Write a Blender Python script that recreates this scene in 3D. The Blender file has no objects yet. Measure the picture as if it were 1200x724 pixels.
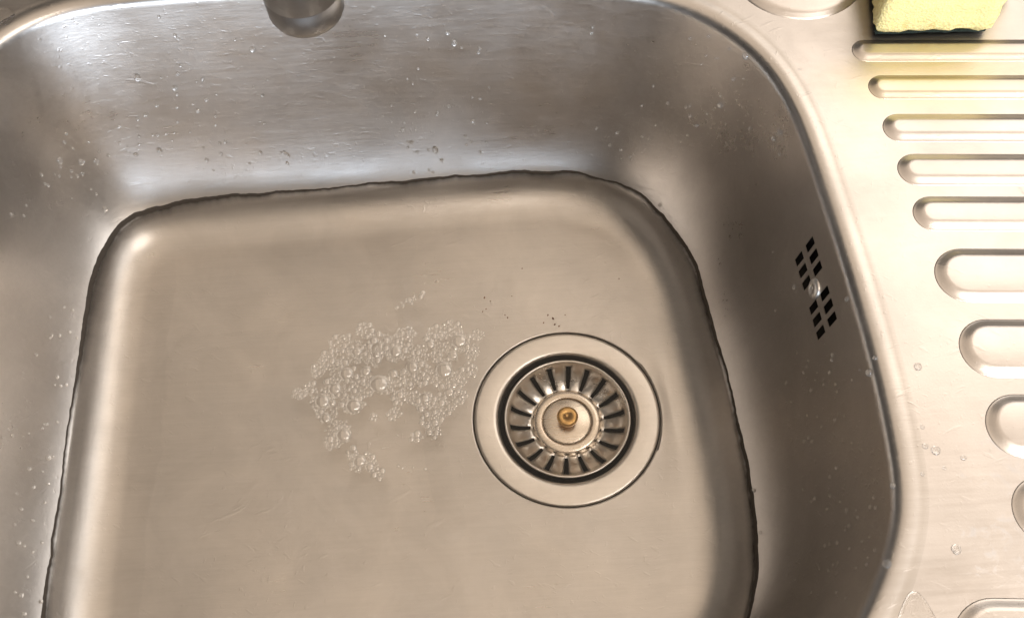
import bpy, bmesh, math, random
from mathutils import Vector, Matrix, noise
from mathutils.bvhtree import BVHTree

random.seed(7)
scene = bpy.context.scene
C = scene.collection

# ------------------------------------------------------------------ camera
TILT, ROLL = math.radians(28.0), 0.06
cam_d = bpy.data.cameras.new('camera')
cam = bpy.data.objects.new('camera', cam_d)
C.objects.link(cam)
cam_d.sensor_width = 36.0
cam_d.lens = 37.5
cam_d.clip_start = 0.01
cam_d.clip_end = 50
F = Vector((0, math.sin(TILT), -math.cos(TILT)))
U0 = Vector((0, math.cos(TILT), math.sin(TILT)))
R0 = Vector((1, 0, 0))
cr, sr = math.cos(ROLL), math.sin(ROLL)
Rr, Ur = R0 * cr - U0 * sr, R0 * sr + U0 * cr
cam.matrix_world = Matrix.Translation((-0.0294, -0.2459, 0.609)) @ \
    Matrix((Rr, Ur, -F)).transposed().to_4x4()
scene.camera = cam

# ------------------------------------------------------------------ light
world = bpy.data.worlds.new('World')
scene.world = world
world.use_nodes = True
bg = world.node_tree.nodes['Background']
bg.inputs[0].default_value = (0.80, 0.74, 0.68, 1)
bg.inputs[1].default_value = 0.10


def area(name, loc, target, sx, sy, power, col):
    d = bpy.data.lights.new(name, 'AREA')
    d.shape = 'RECTANGLE'
    d.size, d.size_y = sx, sy
    d.energy = power
    d.color = col
    o = bpy.data.objects.new(name, d)
    C.objects.link(o)
    o.location = loc
    o.rotation_euler = (Vector(target) - Vector(loc)).to_track_quat('-Z', 'Y').to_euler()
    return o


area('ceiling_bounce', (0.65, -0.45, 2.5), (0.65, -0.45, 0.0), 3.6, 5.8, 63, (1.0, 0.81, 0.63))
area('ceiling_lamp', (1.75, 2.0, 2.3), (1.75, 2.0, 0.0), 2.2, 2.4, 31, (1.0, 0.91, 0.82))
area('ceiling_lamp', (1.65, -1.15, 2.4), (1.65, -1.15, 0.0), 1.8, 1.3, 44, (1.0, 0.94, 0.89))
area('window_light', (0.10, -3.2, 0.72), (0.0, 0.2, 0.15), 2.2, 0.9, 112, (0.74, 0.85, 1.0))
area('side_window_light', (2.7, 0.4, 1.35), (0.0, 0, 0.1), 2.4, 1.8, 38, (1.0, 0.97, 0.95))
area('added_glint_light', (0.25, -0.85, 2.1), (0.0, 0, 0.1), 0.13, 0.13, 5, (1.0, 0.92, 0.82))  # small unseen light, added for glints on drops, bubbles and ribs

scene.view_settings.view_transform = 'Standard'
scene.view_settings.look = 'None'
scene.view_settings.exposure = 0.0
scene.view_settings.gamma = 1.0
scene.view_settings.use_curve_mapping = False
cy = scene.cycles
cy.max_bounces = 16
cy.glossy_bounces = 8
cy.transmission_bounces = 10
cy.transparent_max_bounces = 24
cy.use_denoising = True
cy.sample_clamp_indirect = 6.0

# ------------------------------------------------------------------ materials


def new_mat(name):
    m = bpy.data.materials.new(name)
    m.use_nodes = True
    nt = m.node_tree
    return m, nt, nt.nodes['Principled BSDF']


def N(nt, t, **kw):
    n = nt.nodes.new(t)
    for k, v in kw.items():
        if hasattr(n, k):
            setattr(n, k, v)
        else:
            n.inputs[k].default_value = v
    return n


H_DECK = 0.15


def steel(name, base=(0.60, 0.56, 0.51), rough=0.30, var=0.10, brush=0.05, spots=0.0, spot_scale=60,
          stain=0.0, stretch=(1, 1, 1), scratch=0.10, soap=False):  # soap: tints the colour with the sponge's yellow reflection
    m, nt, b = new_mat(name)
    L = nt.links.new
    b.inputs['Metallic'].default_value = 1.0
    tc = N(nt, 'ShaderNodeTexCoord')
    n1 = N(nt, 'ShaderNodeTexNoise', Scale=14.0, Detail=6.0, Roughness=0.6)
    L(tc.outputs['Object'], n1.inputs['Vector'])
    mr = N(nt, 'ShaderNodeMapRange')
    mr.inputs['From Min'].default_value = 0.3
    mr.inputs['From Max'].default_value = 0.7
    mr.inputs['To Min'].default_value = rough - var * 0.5
    mr.inputs['To Max'].default_value = rough + var * 0.5
    ms = N(nt, 'ShaderNodeMapping')
    ms.inputs['Scale'].default_value = (0.06, 1, 1)
    ms.inputs['Rotation'].default_value = (0, 0, 0.08)
    L(tc.outputs['Object'], ms.inputs['Vector'])
    ns = N(nt, 'ShaderNodeTexNoise', Scale=420.0, Detail=4.0, Roughness=0.7)
    L(ms.outputs['Vector'], ns.inputs['Vector'])
    mxs = N(nt, 'ShaderNodeMath', operation='MULTIPLY_ADD')
    L(ns.outputs['Fac'], mxs.inputs[0])
    mxs.inputs[1].default_value = 0.5
    md_ = N(nt, 'ShaderNodeMath', operation='SUBTRACT')
    L(n1.outputs['Fac'], md_.inputs[0])
    md_.inputs[1].default_value = 0.25
    L(md_.outputs[0], mxs.inputs[2])
    L(mxs.outputs[0], mr.inputs['Value'])
    # fine brushed grain
    mp = N(nt, 'ShaderNodeMapping')
    mp.inputs['Scale'].default_value = stretch
    L(tc.outputs['Object'], mp.inputs['Vector'])
    n2 = N(nt, 'ShaderNodeTexNoise', Scale=900.0, Detail=3.0)
    L(mp.outputs['Vector'], n2.inputs['Vector'])
    n3 = N(nt, 'ShaderNodeTexNoise', Scale=35.0, Detail=4.0)
    L(tc.outputs['Object'], n3.inputs['Vector'])
    bp = N(nt, 'ShaderNodeBump', Strength=brush, Distance=0.0004)
    L(n2.outputs['Fac'], bp.inputs['Height'])
    bp2 = N(nt, 'ShaderNodeBump', Strength=0.10, Distance=0.0012)
    L(n3.outputs['Fac'], bp2.inputs['Height'])
    L(bp.outputs['Normal'], bp2.inputs['Normal'])
    L(bp2.outputs['Normal'], b.inputs['Normal'])
    # fine crossing scratches
    acc = None
    for ang, sc in ((0.35, 300.0), (-0.6, 260.0), (1.25, 340.0)):
        mq = N(nt, 'ShaderNodeMapping', vector_type='TEXTURE')
        mq.inputs['Rotation'].default_value = (0.1, ang * 0.6, ang)
        mq.inputs['Scale'].default_value = (22, 1, 1)
        L(tc.outputs['Object'], mq.inputs['Vector'])
        nq = N(nt, 'ShaderNodeTexNoise', Scale=sc, Detail=2.0)
        L(mq.outputs['Vector'], nq.inputs['Vector'])
        rq = N(nt, 'ShaderNodeMapRange')
        rq.inputs['From Min'].default_value = 0.66
        rq.inputs['From Max'].default_value = 0.74
        L(nq.outputs['Fac'], rq.inputs['Value'])
        if acc is None:
            acc = rq.outputs['Result']
        else:
            ax = N(nt, 'ShaderNodeMath', operation='MAXIMUM')
            L(acc, ax.inputs[0])
            L(rq.outputs['Result'], ax.inputs[1])
            acc = ax.outputs[0]
    bp3 = N(nt, 'ShaderNodeBump', Strength=scratch, Distance=0.0003)
    L(acc, bp3.inputs['Height'])
    L(bp2.outputs['Normal'], bp3.inputs['Normal'])
    L(bp3.outputs['Normal'], b.inputs['Normal'])
    # soft tonal mottling of the metal, like dried water film
    n4 = N(nt, 'ShaderNodeTexNoise', Scale=22.0, Detail=8.0, Roughness=0.65, Distortion=0.6)
    L(tc.outputs['Object'], n4.inputs['Vector'])
    cr_ = N(nt, 'ShaderNodeValToRGB')
    cr_.color_ramp.elements[0].position = 0.32
    cr_.color_ramp.elements[1].position = 0.70
    cr_.color_ramp.elements[0].color = tuple(c * (0.90 - stain) for c in base) + (1,)
    cr_.color_ramp.elements[1].color = tuple(min(1, c * 1.05) for c in base) + (1,)
    sk = N(nt, 'ShaderNodeMath', operation='MULTIPLY_ADD')
    L(ns.outputs['Fac'], sk.inputs[0])
    sk.inputs[1].default_value = 0.45
    s4 = N(nt, 'ShaderNodeMath', operation='SUBTRACT')
    L(n4.outputs['Fac'], s4.inputs[0])
    s4.inputs[1].default_value = 0.225
    L(s4.outputs[0], sk.inputs[2])
    L(sk.outputs[0], cr_.inputs['Fac'])
    if soap:
        # yellow reflection of the sponge, painted into the steel colour
        mo = N(nt, 'ShaderNodeMapping')
        mo.inputs['Location'].default_value = (-0.215 / 0.075, -0.122 / 0.034, -H_DECK)
        mo.inputs['Scale'].default_value = (1 / 0.075, 1 / 0.034, 1.0)
        L(tc.outputs['Object'], mo.inputs['Vector'])
        ln = N(nt, 'ShaderNodeVectorMath', operation='LENGTH')
        L(mo.outputs['Vector'], ln.inputs[0])
        nz = N(nt, 'ShaderNodeTexNoise', Scale=30.0, Detail=5.0)
        L(tc.outputs['Object'], nz.inputs['Vector'])
        sm = N(nt, 'ShaderNodeMath', operation='MULTIPLY_ADD')
        L(nz.outputs['Fac'], sm.inputs[0])
        sm.inputs[1].default_value = 0.9
        L(ln.outputs['Value'], sm.inputs[2])
        rs = N(nt, 'ShaderNodeMapRange')
        rs.inputs['From Min'].default_value = 1.45
        rs.inputs['From Max'].default_value = 0.75
        rs.inputs['To Max'].default_value = 0.38
        L(sm.outputs[0], rs.inputs['Value'])
        mc = N(nt, 'ShaderNodeMixRGB')
        L(rs.outputs['Result'], mc.inputs[0])
        L(cr_.outputs['Color'], mc.inputs[1])
        mc.inputs[2].default_value = (0.66, 0.54, 0.26, 1)
        L(mc.outputs[0], b.inputs['Base Color'])
    else:
        L(cr_.outputs['Color'], b.inputs['Base Color'])
    if spots > 0:
        # limescale: small ragged chalky marks, dielectric
        vo = N(nt, 'ShaderNodeTexNoise', Scale=float(spot_scale), Detail=9.0, Roughness=0.75, Distortion=1.2)
        L(tc.outputs['Object'], vo.inputs['Vector'])
        big = N(nt, 'ShaderNodeTexNoise', Scale=9.0, Detail=3.0)
        L(tc.outputs['Object'], big.inputs['Vector'])
        mu = N(nt, 'ShaderNodeMath', operation='MULTIPLY')
        L(vo.outputs['Fac'], mu.inputs[0])
        L(big.outputs['Fac'], mu.inputs[1])
        cs = N(nt, 'ShaderNodeMapRange')
        cs.inputs['From Min'].default_value = 0.315
        cs.inputs['From Max'].default_value = 0.37
        cs.inputs['To Max'].default_value = spots
        L(mu.outputs[0], cs.inputs['Value'])
        inv = N(nt, 'ShaderNodeMath', operation='SUBTRACT')
        inv.inputs[0].default_value = 1.0
        L(cs.outputs['Result'], inv.inputs[1])
        L(inv.outputs[0], b.inputs['Metallic'])
        ad = N(nt, 'ShaderNodeMath', operation='MULTIPLY_ADD')
        L(cs.outputs['Result'], ad.inputs[0])
        ad.inputs[1].default_value = 0.35
        L(mr.outputs['Result'], ad.inputs[2])
        L(ad.outputs[0], b.inputs['Roughness'])
    else:
        L(mr.outputs['Result'], b.inputs['Roughness'])
    return m


def plain(name, col, rough=0.5, metal=0.0, bump=0.0, scale=200.0, var=0.15):
    m, nt, b = new_mat(name)
    L = nt.links.new
    b.inputs['Metallic'].default_value = metal
    b.inputs['Roughness'].default_value = rough
    tc = N(nt, 'ShaderNodeTexCoord')
    n1 = N(nt, 'ShaderNodeTexNoise', Scale=scale, Detail=6.0)
    L(tc.outputs['Object'], n1.inputs['Vector'])
    r = N(nt, 'ShaderNodeValToRGB')
    r.color_ramp.elements[0].position = 0.3
    r.color_ramp.elements[1].position = 0.7
    r.color_ramp.elements[0].color = tuple(c * (1 - var) for c in col) + (1,)
    r.color_ramp.elements[1].color = tuple(min(1, c * (1 + var)) for c in col) + (1,)
    L(n1.outputs['Fac'], r.inputs['Fac'])
    L(r.outputs['Color'], b.inputs['Base Color'])
    if bump:
        bp = N(nt, 'ShaderNodeBump', Strength=bump, Distance=0.001)
        L(n1.outputs['Fac'], bp.inputs['Height'])
        L(bp.outputs['Normal'], b.inputs['Normal'])
    return m


M_bowl = steel('bowl_steel', base=(0.565, 0.53, 0.495), rough=0.34, var=0.14, brush=0.10, spots=0.0, scratch=0.16, stretch=(0.15, 1, 1))
M_deck = steel('deck_steel', base=(0.60, 0.56, 0.525), rough=0.36, var=0.12, brush=0.06, spots=0.55, spot_scale=90, soap=True)  # sponge's reflection painted in
M_rib = steel('rib_steel', base=(0.61, 0.57, 0.535), rough=0.33, var=0.08, brush=0.05, soap=True)  # same painted sponge reflection as the deck
M_flange = steel('flange_steel', base=(0.70, 0.655, 0.605), rough=0.33, var=0.06, brush=0.02)
M_basket = steel('basket_steel', base=(0.74, 0.70, 0.65), rough=0.30, var=0.08, brush=0.02)
M_plate = steel('plate_steel', base=(0.66, 0.58, 0.49), rough=0.25, var=0.08, brush=0.02)
M_chrome = steel('chrome', base=(0.36, 0.35, 0.34), rough=0.34, var=0.05, brush=0.0)
M_screw = steel('screw_steel', base=(0.82, 0.79, 0.75), rough=0.42, var=0.06, brush=0.02)
M_brass = plain('brass', (0.56, 0.34, 0.13), rough=0.38, metal=1.0, bump=0.1, scale=500)
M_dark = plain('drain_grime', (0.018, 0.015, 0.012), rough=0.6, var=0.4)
M_seal = plain('sealant', (0.035, 0.026, 0.018), rough=0.7, var=0.5, bump=0.3)
M_wood = plain('worktop', (0.32, 0.26, 0.20), rough=0.5, var=0.2, scale=60)
M_scour = plain('scourer', (0.012, 0.022, 0.016), rough=0.95, bump=1.0, scale=900, var=0.6)
M_crumb = plain('crumb', (0.16, 0.07, 0.03), rough=0.7, var=0.4)


def sponge_mat():
    m, nt, b = new_mat('sponge_foam')
    L = nt.links.new
    b.inputs['Roughness'].default_value = 0.9
    b.inputs['Subsurface Weight'].default_value = 0.25
    b.inputs['Subsurface Radius'].default_value = (0.006, 0.005, 0.002)
    tc = N(nt, 'ShaderNodeTexCoord')
    n = N(nt, 'ShaderNodeTexNoise', Scale=55.0, Detail=5.0, Distortion=0.8)
    L(tc.outputs['Object'], n.inputs['Vector'])
    r = N(nt, 'ShaderNodeValToRGB')
    e = r.color_ramp.elements
    e[0].position, e[0].color = 0.27, (0.62, 0.40, 0.10, 1)
    e[1].position, e[1].color = 0.40, (0.98, 0.80, 0.36, 1)
    L(n.outputs['Fac'], r.inputs['Fac'])
    L(r.outputs['Color'], b.inputs['Base Color'])
    v = N(nt, 'ShaderNodeTexVoronoi', Scale=650.0)
    L(tc.outputs['Object'], v.inputs['Vector'])
    bp = N(nt, 'ShaderNodeBump', Strength=0.6, Distance=0.0012)
    L(v.outputs['Distance'], bp.inputs['Height'])
    L(bp.outputs['Normal'], b.inputs['Normal'])
    return m


M_sponge = sponge_mat()


def water_mat(name, wav=0.0):
    m, nt, b = new_mat(name)
    b.inputs['Base Color'].default_value = (0.985, 0.975, 0.955, 1)
    b.inputs['Roughness'].default_value = 0.0
    b.inputs['IOR'].default_value = 1.333
    b.inputs['Transmission Weight'].default_value = 1.0
    if wav:
        tc = N(nt, 'ShaderNodeTexCoord')
        n = N(nt, 'ShaderNodeTexNoise', Scale=16.0, Detail=2.0)
        nt.links.new(tc.outputs['Object'], n.inputs['Vector'])
        bp = N(nt, 'ShaderNodeBump', Strength=wav, Distance=0.002)
        nt.links.new(n.outputs['Fac'], bp.inputs['Height'])
        nt.links.new(bp.outputs['Normal'], b.inputs['Normal'])
    return m


M_water = water_mat('water', 0.12)
M_clear = water_mat('clear_water')
M_drop = water_mat('water_drop')
_b = M_drop.node_tree.nodes['Principled BSDF']      # soapy, slightly cloudy drops
_b.inputs['Transmission Weight'].default_value = 0.92
_b.inputs['IOR'].default_value = 1.38
_b.inputs['Roughness'].default_value = 0.03


def bubble_mat():
    m = bpy.data.materials.new('soap_film')
    m.use_nodes = True
    nt = m.node_tree
    nt.nodes.remove(nt.nodes['Principled BSDF'])
    L = nt.links.new
    out = nt.nodes['Material Output']
    tr = N(nt, 'ShaderNodeBsdfTransparent')
    tr.inputs[0].default_value = (0.97, 0.96, 0.94, 1)
    gl = N(nt, 'ShaderNodeBsdfGlossy')
    gl.inputs['Roughness'].default_value = 0.10
    gl.inputs['Color'].default_value = (1, 1, 1, 1)
    lw = N(nt, 'ShaderNodeLayerWeight')
    lw.inputs['Blend'].default_value = 0.5
    pw = N(nt, 'ShaderNodeMath', operation='POWER')
    L(lw.outputs['Facing'], pw.inputs[0])
    pw.inputs[1].default_value = 2.2
    fr = N(nt, 'ShaderNodeMath', operation='MULTIPLY_ADD')
    L(pw.outputs[0], fr.inputs[0])
    fr.inputs[1].default_value = 0.85
    fr.inputs[2].default_value = 0.13
    mx = N(nt, 'ShaderNodeMixShader')
    L(fr.outputs[0], mx.inputs[0])
    L(tr.outputs[0], mx.inputs[1])
    L(gl.outputs[0], mx.inputs[2])
    df = N(nt, 'ShaderNodeBsdfDiffuse')
    df.inputs['Color'].default_value = (0.9, 0.88, 0.85, 1)
    m2 = N(nt, 'ShaderNodeMixShader')
    m2.inputs[0].default_value = 0.055
    L(mx.outputs[0], m2.inputs[1])
    L(df.outputs[0], m2.inputs[2])
    L(m2.outputs[0], out.inputs['Surface'])
    return m


M_bubble = bubble_mat()

# ------------------------------------------------------------------ helpers


def link(name, me, mat=None, parent=None, smooth=True):
    o = bpy.data.objects.new(name, me)
    if mat and not me.materials:
        me.materials.append(mat)
    C.objects.link(o)
    if parent:
        o.parent = parent
    if smooth:
        me.polygons.foreach_set('use_smooth', [True] * len(me.polygons))
    return o


def mesh(name, verts, faces):
    me = bpy.data.meshes.new(name)
    me.from_pydata([tuple(v) for v in verts], [], faces)
    me.validate()
    me.update()
    return me


def thing(name, label, cat, loc=(0, 0, 0), group=None):
    o = bpy.data.objects.new(name, None)
    o.empty_display_size = 0.02
    C.objects.link(o)
    o.location = loc
    tag(o, label, cat, group)
    return o


def tag(o, label, cat, group=None):
    o['label'] = label
    o['category'] = cat
    if group:
        o['group'] = group


def lathe(prof, n=96, cap_end=False, cap_start=False):
    vs, fs = [], []
    for (r, z) in prof:
        for i in range(n):
            a = 2 * math.pi * i / n
            vs.append((r * math.cos(a), r * math.sin(a), z))
    for j in range(len(prof) - 1):
        for i in range(n):
            k = (i + 1) % n
            fs.append((j * n + i, (j + 1) * n + i, (j + 1) * n + k, j * n + k))
    if cap_end:
        fs.append(tuple((len(prof) - 1) * n + i for i in range(n)))
    if cap_start:
        fs.append(tuple(reversed(range(n))))
    return vs, fs


def smoothstep(x):
    x = max(0.0, min(1.0, x))
    return x * x * (3 - 2 * x)


# ------------------------------------------------------------------ bowl contours (mm -> m)
W1P = [(137, -72), (137, -30), (134.5, 20), (131.5, 60), (127, 105), (118, 138), (103, 163), (82, 183), (55, 197),
       (0, 208), (-100, 215), (-200, 217), (-260, 215), (-290, 208), (-314, 191), (-329, 165), (-338, 110), (-341, 40),
       (-340, -60), (-336, -130), (-320, -180), (-285, -212), (-220, -222), (-100, -224), (0, -220), (50, -207),
       (85, -182), (111, -153), (126, -128), (134, -108)]
W0P = [(105, -89), (106.5, -49), (103.5, 5), (99, 52), (95, 89), (83, 124), (63, 154), (35, 171), (0, 178), (-47, 177.5),
       (-111, 175), (-180, 172), (-235, 170), (-274, 163), (-293, 147), (-302, 127), (-305, 104), (-304.5, 43), (-303.5, -24),
       (-303, -94), (-300, -132), (-286, -164), (-255, -184), (-150, -192), (0, -189), (42, -177), (74, -155), (95, -128)]


def closed_curve(P, n, smooth_it=6):
    P = [Vector(p) * 0.001 for p in P]
    k = len(P)
    dense = []
    for i in range(k):
        a, b, c, d = P[i - 1], P[i], P[(i + 1) % k], P[(i + 2) % k]
        for s in range(40):
            t = s / 40
            dense.append(0.5 * ((2 * b) + (c - a) * t + (2 * a - 5 * b + 4 * c - d) * t * t +
                                (3 * b - a - 3 * c + d) * t ** 3))
    def resample(D, n):
        L = [0.0]
        m = len(D)
        for i in range(m):
            L.append(L[-1] + (D[(i + 1) % m] - D[i]).length)
        out, j = [], 0
        for i in range(n):
            s = L[-1] * i / n
            while L[j + 1] < s:
                j += 1
            f = (s - L[j]) / max(1e-12, L[j + 1] - L[j])
            out.append(D[j].lerp(D[(j + 1) % m], f))
        return out
    D = resample(dense, n)
    for _ in range(smooth_it):
        D = [(D[i - 1] + D[i] * 2 + D[(i + 1) % n]) / 4 for i in range(n)]
    return D


NT = 640
W0 = closed_curve(W0P, NT, 40)
_n = [(W0[(i + 1) % NT] - W0[i - 1]).normalized() for i in range(NT)]
W0 = [W0[i] + Vector((_n[i].y, -_n[i].x)) * 0.0050 for i in range(NT)]
W1c = closed_curve(W1P, 1200, 80)


def normals(Cv, it):
    n = len(Cv)
    out = []
    for i in range(n):
        d = (Cv[(i + 1) % n] - Cv[i - 1]).normalized()
        out.append(Vector((d.y, -d.x)))          # outward for counter-clockwise
    for _ in range(it):
        out = [((out[i - 1] + out[i] * 2 + out[(i + 1) % n])).normalized() for i in range(n)]
    return out


NRM = normals(W0, 20)


def hit(o, d, Cv):
    best = None
    m = len(Cv)
    for i in range(m):
        a, b = Cv[i], Cv[(i + 1) % m]
        e = b - a
        den = d.x * e.y - d.y * e.x
        if abs(den) < 1e-12:
            continue
        w = a - o
        t = (w.x * e.y - w.y * e.x) / den
        s = (w.x * d.y - w.y * d.x) / den
        if t > 0 and -1e-6 <= s <= 1 + 1e-6 and (best is None or t < best):
            best = t
    return o + d * best


W1 = [hit(W0[i], NRM[i], W1c) for i in range(NT)]
for _ in range(12):
    W1 = [(W1[i - 1] + W1[i] * 2 + W1[(i + 1) % NT]) / 4 for i in range(NT)]

Z1, ZF, DF, H = 0.1435, 0.075, 0.044, 0.150
R_HOLE = 0.0575
ZDR = -0.0008          # floor level at the drain


def lerp_idx(A, t):
    i = int(math.floor(t)) % NT
    f = t - math.floor(t)
    return A[i].lerp(A[(i + 1) % NT], f)


def wall_pt(t, z):
    a, b = lerp_idx(W0, t), lerp_idx(W1, t)
    p = a.lerp(b, z / Z1)
    return Vector((p.x, p.y, z))


def wall_row(z):
    return [wall_pt(i, z) for i in range(NT)]


def fillet_row(s):
    # s=0 at wall, s=1 at floor
    out = []
    for i in range(NT):
        A = wall_pt(i, ZF)
        K = Vector((W0[i].x, W0[i].y, 0))
        n = NRM[i]
        B = Vector((W0[i].x - n.x * DF, W0[i].y - n.y * DF, 0))
        out.append(A * (1 - s) ** 2 + K * 2 * s * (1 - s) + B * s * s)
    return out


def floor_z(p):
    r = Vector((p.x, p.y)).length
    return ZDR * (1 - smoothstep((r - R_HOLE) / 0.10))


def rim_row(d, z):
    return [Vector((W1[i].x + NRM[i].x * d, W1[i].y + NRM[i].y * d, z)) for i in range(NT)]


rows = []
# deck-side groove and rolled rim, outside to inside
rows.append(rim_row(0.0155, H))
for d, z in ((0.0142, H), (0.0130, H - 0.00008), (0.0118, H - 0.00015), (0.0106, H - 0.0001), (0.0094, H), (0.0080, H - 0.00005)):
    rows.append(rim_row(d, z))
for k in range(1, 9):
    s = k / 9
    d = 0.0080 * (1 - s) ** 2 + 2 * s * (1 - s) * 0.0014
    z = (H - 0.00005) * (1 - s) ** 2 + 2 * s * (1 - s) * (H - 0.0002) + Z1 * s * s
    rows.append(rim_row(d, z))
wall_z = [Z1 - (Z1 - ZF) * k / 18 for k in range(19)]
wall_start = len(rows)
for z in wall_z:
    rows.append(wall_row(z))
for k in range(1, 37):
    rows.append(fillet_row(k / 36))
base_ring = rows[-1]
for k in range(1, 25):
    f = k / 24
    f = 1 - (1 - f) ** 1.0
    rr = []
    for p in base_ring:
        a = math.atan2(p.y, p.x)
        q = Vector((math.cos(a), math.sin(a), 0)) * R_HOLE
        w = p.lerp(q, f)
        w.z = ZDR * smoothstep(f)
        rr.append(w)
    rows.append(rr)
# turned-down lip of the drain hole
last = rows[-1]
rows.insert(-1, [Vector((p.x * 1.012, p.y * 1.012, ZDR)) for p in last])
rows.append([Vector((p.x * 0.996, p.y * 0.996, ZDR - 0.0003)) for p in last])
rows.append([Vector((p.x * 0.994, p.y * 0.994, ZDR - 0.004)) for p in last])

# overflow patch
SLOT_Y = [0.0395 - 0.00742 * k for k in range(7)]
SLOT_Z = (0.1242, 0.1100)
SW, SH = 0.0047, 0.0093


def t_of_y(y, z=0.117):
    lo = min(range(NT), key=lambda i: (W0[i] - Vector((0.106, -0.07))).length)
    hi = min(range(NT), key=lambda i: (W0[i] - Vector((0.095, 0.089))).length)
    a, b = float(lo), float(hi if hi > lo else hi + NT)
    for _ in range(50):
        m = (a + b) / 2
        if wall_pt(m, z).y < y:
            a = m
        else:
            b = m
    return (a + b) / 2


i0, i1 = int(math.floor(t_of_y(-0.0135))), int(math.ceil(t_of_y(0.048)))
jr = [j for j, z in enumerate(wall_z) if 0.098 < z < 0.136]
j0, j1 = jr[0], jr[-1]


def build_bowl(parent):
    vs, fs = [], []
    for r in rows:
        vs += r
    nr = len(rows)
    skip = set()
    for i in range(i0, i1):
        for j in range(j0, j1):
            skip.add((i % NT, wall_start + j))
    for j in range(nr - 1):
        for i in range(NT):
            if (i, j) in skip:
                continue
            k = (i + 1) % NT
            fs.append((j * NT + i, j * NT + k, (j + 1) * NT + k, (j + 1) * NT + i))
    # patch with real openings
    ts = set(float(i) for i in range(i0, i1 + 1))
    slots = []
    for k, y in enumerate(SLOT_Y):
        if k == 3:
            continue
        a, b = t_of_y(y - SW / 2), t_of_y(y + SW / 2)
        ts.update((a, b))
        for z in SLOT_Z:
            slots.append((a, b, z - SH / 2, z + SH / 2))
    zs = set(wall_z[j] for j in range(j0, j1 + 1))
    for z in SLOT_Z:
        zs.update((z - SH / 2, z + SH / 2))
    ts, zs = sorted(ts), sorted(zs)
    base = len(vs)
    for z in zs:
        for t in ts:
            vs.append(wall_pt(t, z))
    nt_ = len(ts)
    def inslot(t, z):
        return any(a < t < b and c < z < d for a, b, c, d in slots)
    for zi in range(len(zs) - 1):
        for ti in range(nt_ - 1):
            if inslot((ts[ti] + ts[ti + 1]) / 2, (zs[zi] + zs[zi + 1]) / 2):
                continue
            a = base + zi * nt_ + ti
            fs.append((a, a + nt_, a + nt_ + 1, a + 1))
    me = mesh('bowl', vs, fs)
    bm = bmesh.new()
    bm.from_mesh(me)
    bmesh.ops.remove_doubles(bm, verts=bm.verts, dist=1e-6)
    # sheet thickness round each slot
    loose = [e for e in bm.edges if e.is_boundary and 0.10 < (e.verts[0].co.z + e.verts[1].co.z) / 2 < 0.132
             and e.verts[0].co.x > 0.08]
    for e in loose:
        e.smooth = False
    r = bmesh.ops.extrude_edge_only(bm, edges=loose)
    for v in [g for g in r['geom'] if isinstance(g, bmesh.types.BMVert)]:
        v.co.x += 0.0003
        v.co.z -= 0.0001
    bmesh.ops.recalc_face_normals(bm, faces=bm.faces)
    # normals of a bowl must look up/inward
    up = sum(f.normal.z for f in bm.faces if f.calc_center_median().z < 0.001)
    if up < 0:
        bmesh.ops.reverse_faces(bm, faces=bm.faces)
    bm.to_mesh(me)
    bm.free()
    return link('bowl', me, M_bowl, parent)


sink = thing('kitchen_sink', 'brushed stainless steel kitchen sink with one deep bowl and a ribbed drainboard', 'sink')
bowl = build_bowl(sink)

# ------------------------------------------------------------------ deck around the bowl
X0, X1_, Y0, Y1 = -0.430, 0.760, -0.275, 0.300


def build_deck():
    inner = rows[0]
    outer, ct = [], Vector((-0.05, 0.0))
    for p in inner:
        d = (Vector((p.x, p.y)) - ct)
        ts = []
        if d.x > 1e-9: ts.append((X1_ - ct.x) / d.x)
        if d.x < -1e-9: ts.append((X0 - ct.x) / d.x)
        if d.y > 1e-9: ts.append((Y1 - ct.y) / d.y)
        if d.y < -1e-9: ts.append((Y0 - ct.y) / d.y)
        t = min(ts)
        outer.append(Vector((ct.x + d.x * t, ct.y + d.y * t, H)))
    # snap nearest points to the four corners
    for cx_, cy_ in ((X0, Y0), (X1_, Y0), (X0, Y1), (X1_, Y1)):
        k = min(range(NT), key=lambda i: (outer[i] - Vector((cx_, cy_, H))).length)
        outer[k] = Vector((cx_, cy_, H))
    vs, fs = [], []
    K = 6
    for k in range(K + 1):
        vs += [a.lerp(b, k / K) for a, b in zip(inner, outer)]
    ctr = Vector(((X0 + X1_) / 2, (Y0 + Y1) / 2, 0))
    for dx, z in ((0.003, H - 0.0015), (0.0045, H - 0.006), (0.0045, H - 0.012)):
        rr = []
        for p in outer:
            q = p.copy()
            if abs(p.x - X0) < 1e-6: q.x -= dx
            if abs(p.x - X1_) < 1e-6: q.x += dx
            if abs(p.y - Y0) < 1e-6: q.y -= dx
            if abs(p.y - Y1) < 1e-6: q.y += dx
            q.z = z
            rr.append(q)
        vs += rr
    for j in range(K + 3):
        for i in range(NT):
            k = (i + 1) % NT
            fs.append((j * NT + i, (j + 1) * NT + i, (j + 1) * NT + k, j * NT + k))
    return link('drainboard', mesh('drainboard', vs, fs), M_deck, sink)


deck = build_deck()

# pressed ribs: left end (mm), centre y at the left end, width
RIBS = [(166.4, 146.5, 16), (170.0, 120.5, 17), (171.8, 93.0, 19), (173.6, 66.0, 20.5), (175.3, 38.8, 21.5),
        (177.7, 2.8, 31), (179.8, -37.0, 31.5), (182.0, -76.4, 32), (183.2, -116.0, 32), (144.0, -171.0, 40)]
RIB_DIR = Vector((1, -0.076)).normalized()
RIB_N = Vector((-RIB_DIR.y, RIB_DIR.x))


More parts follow.
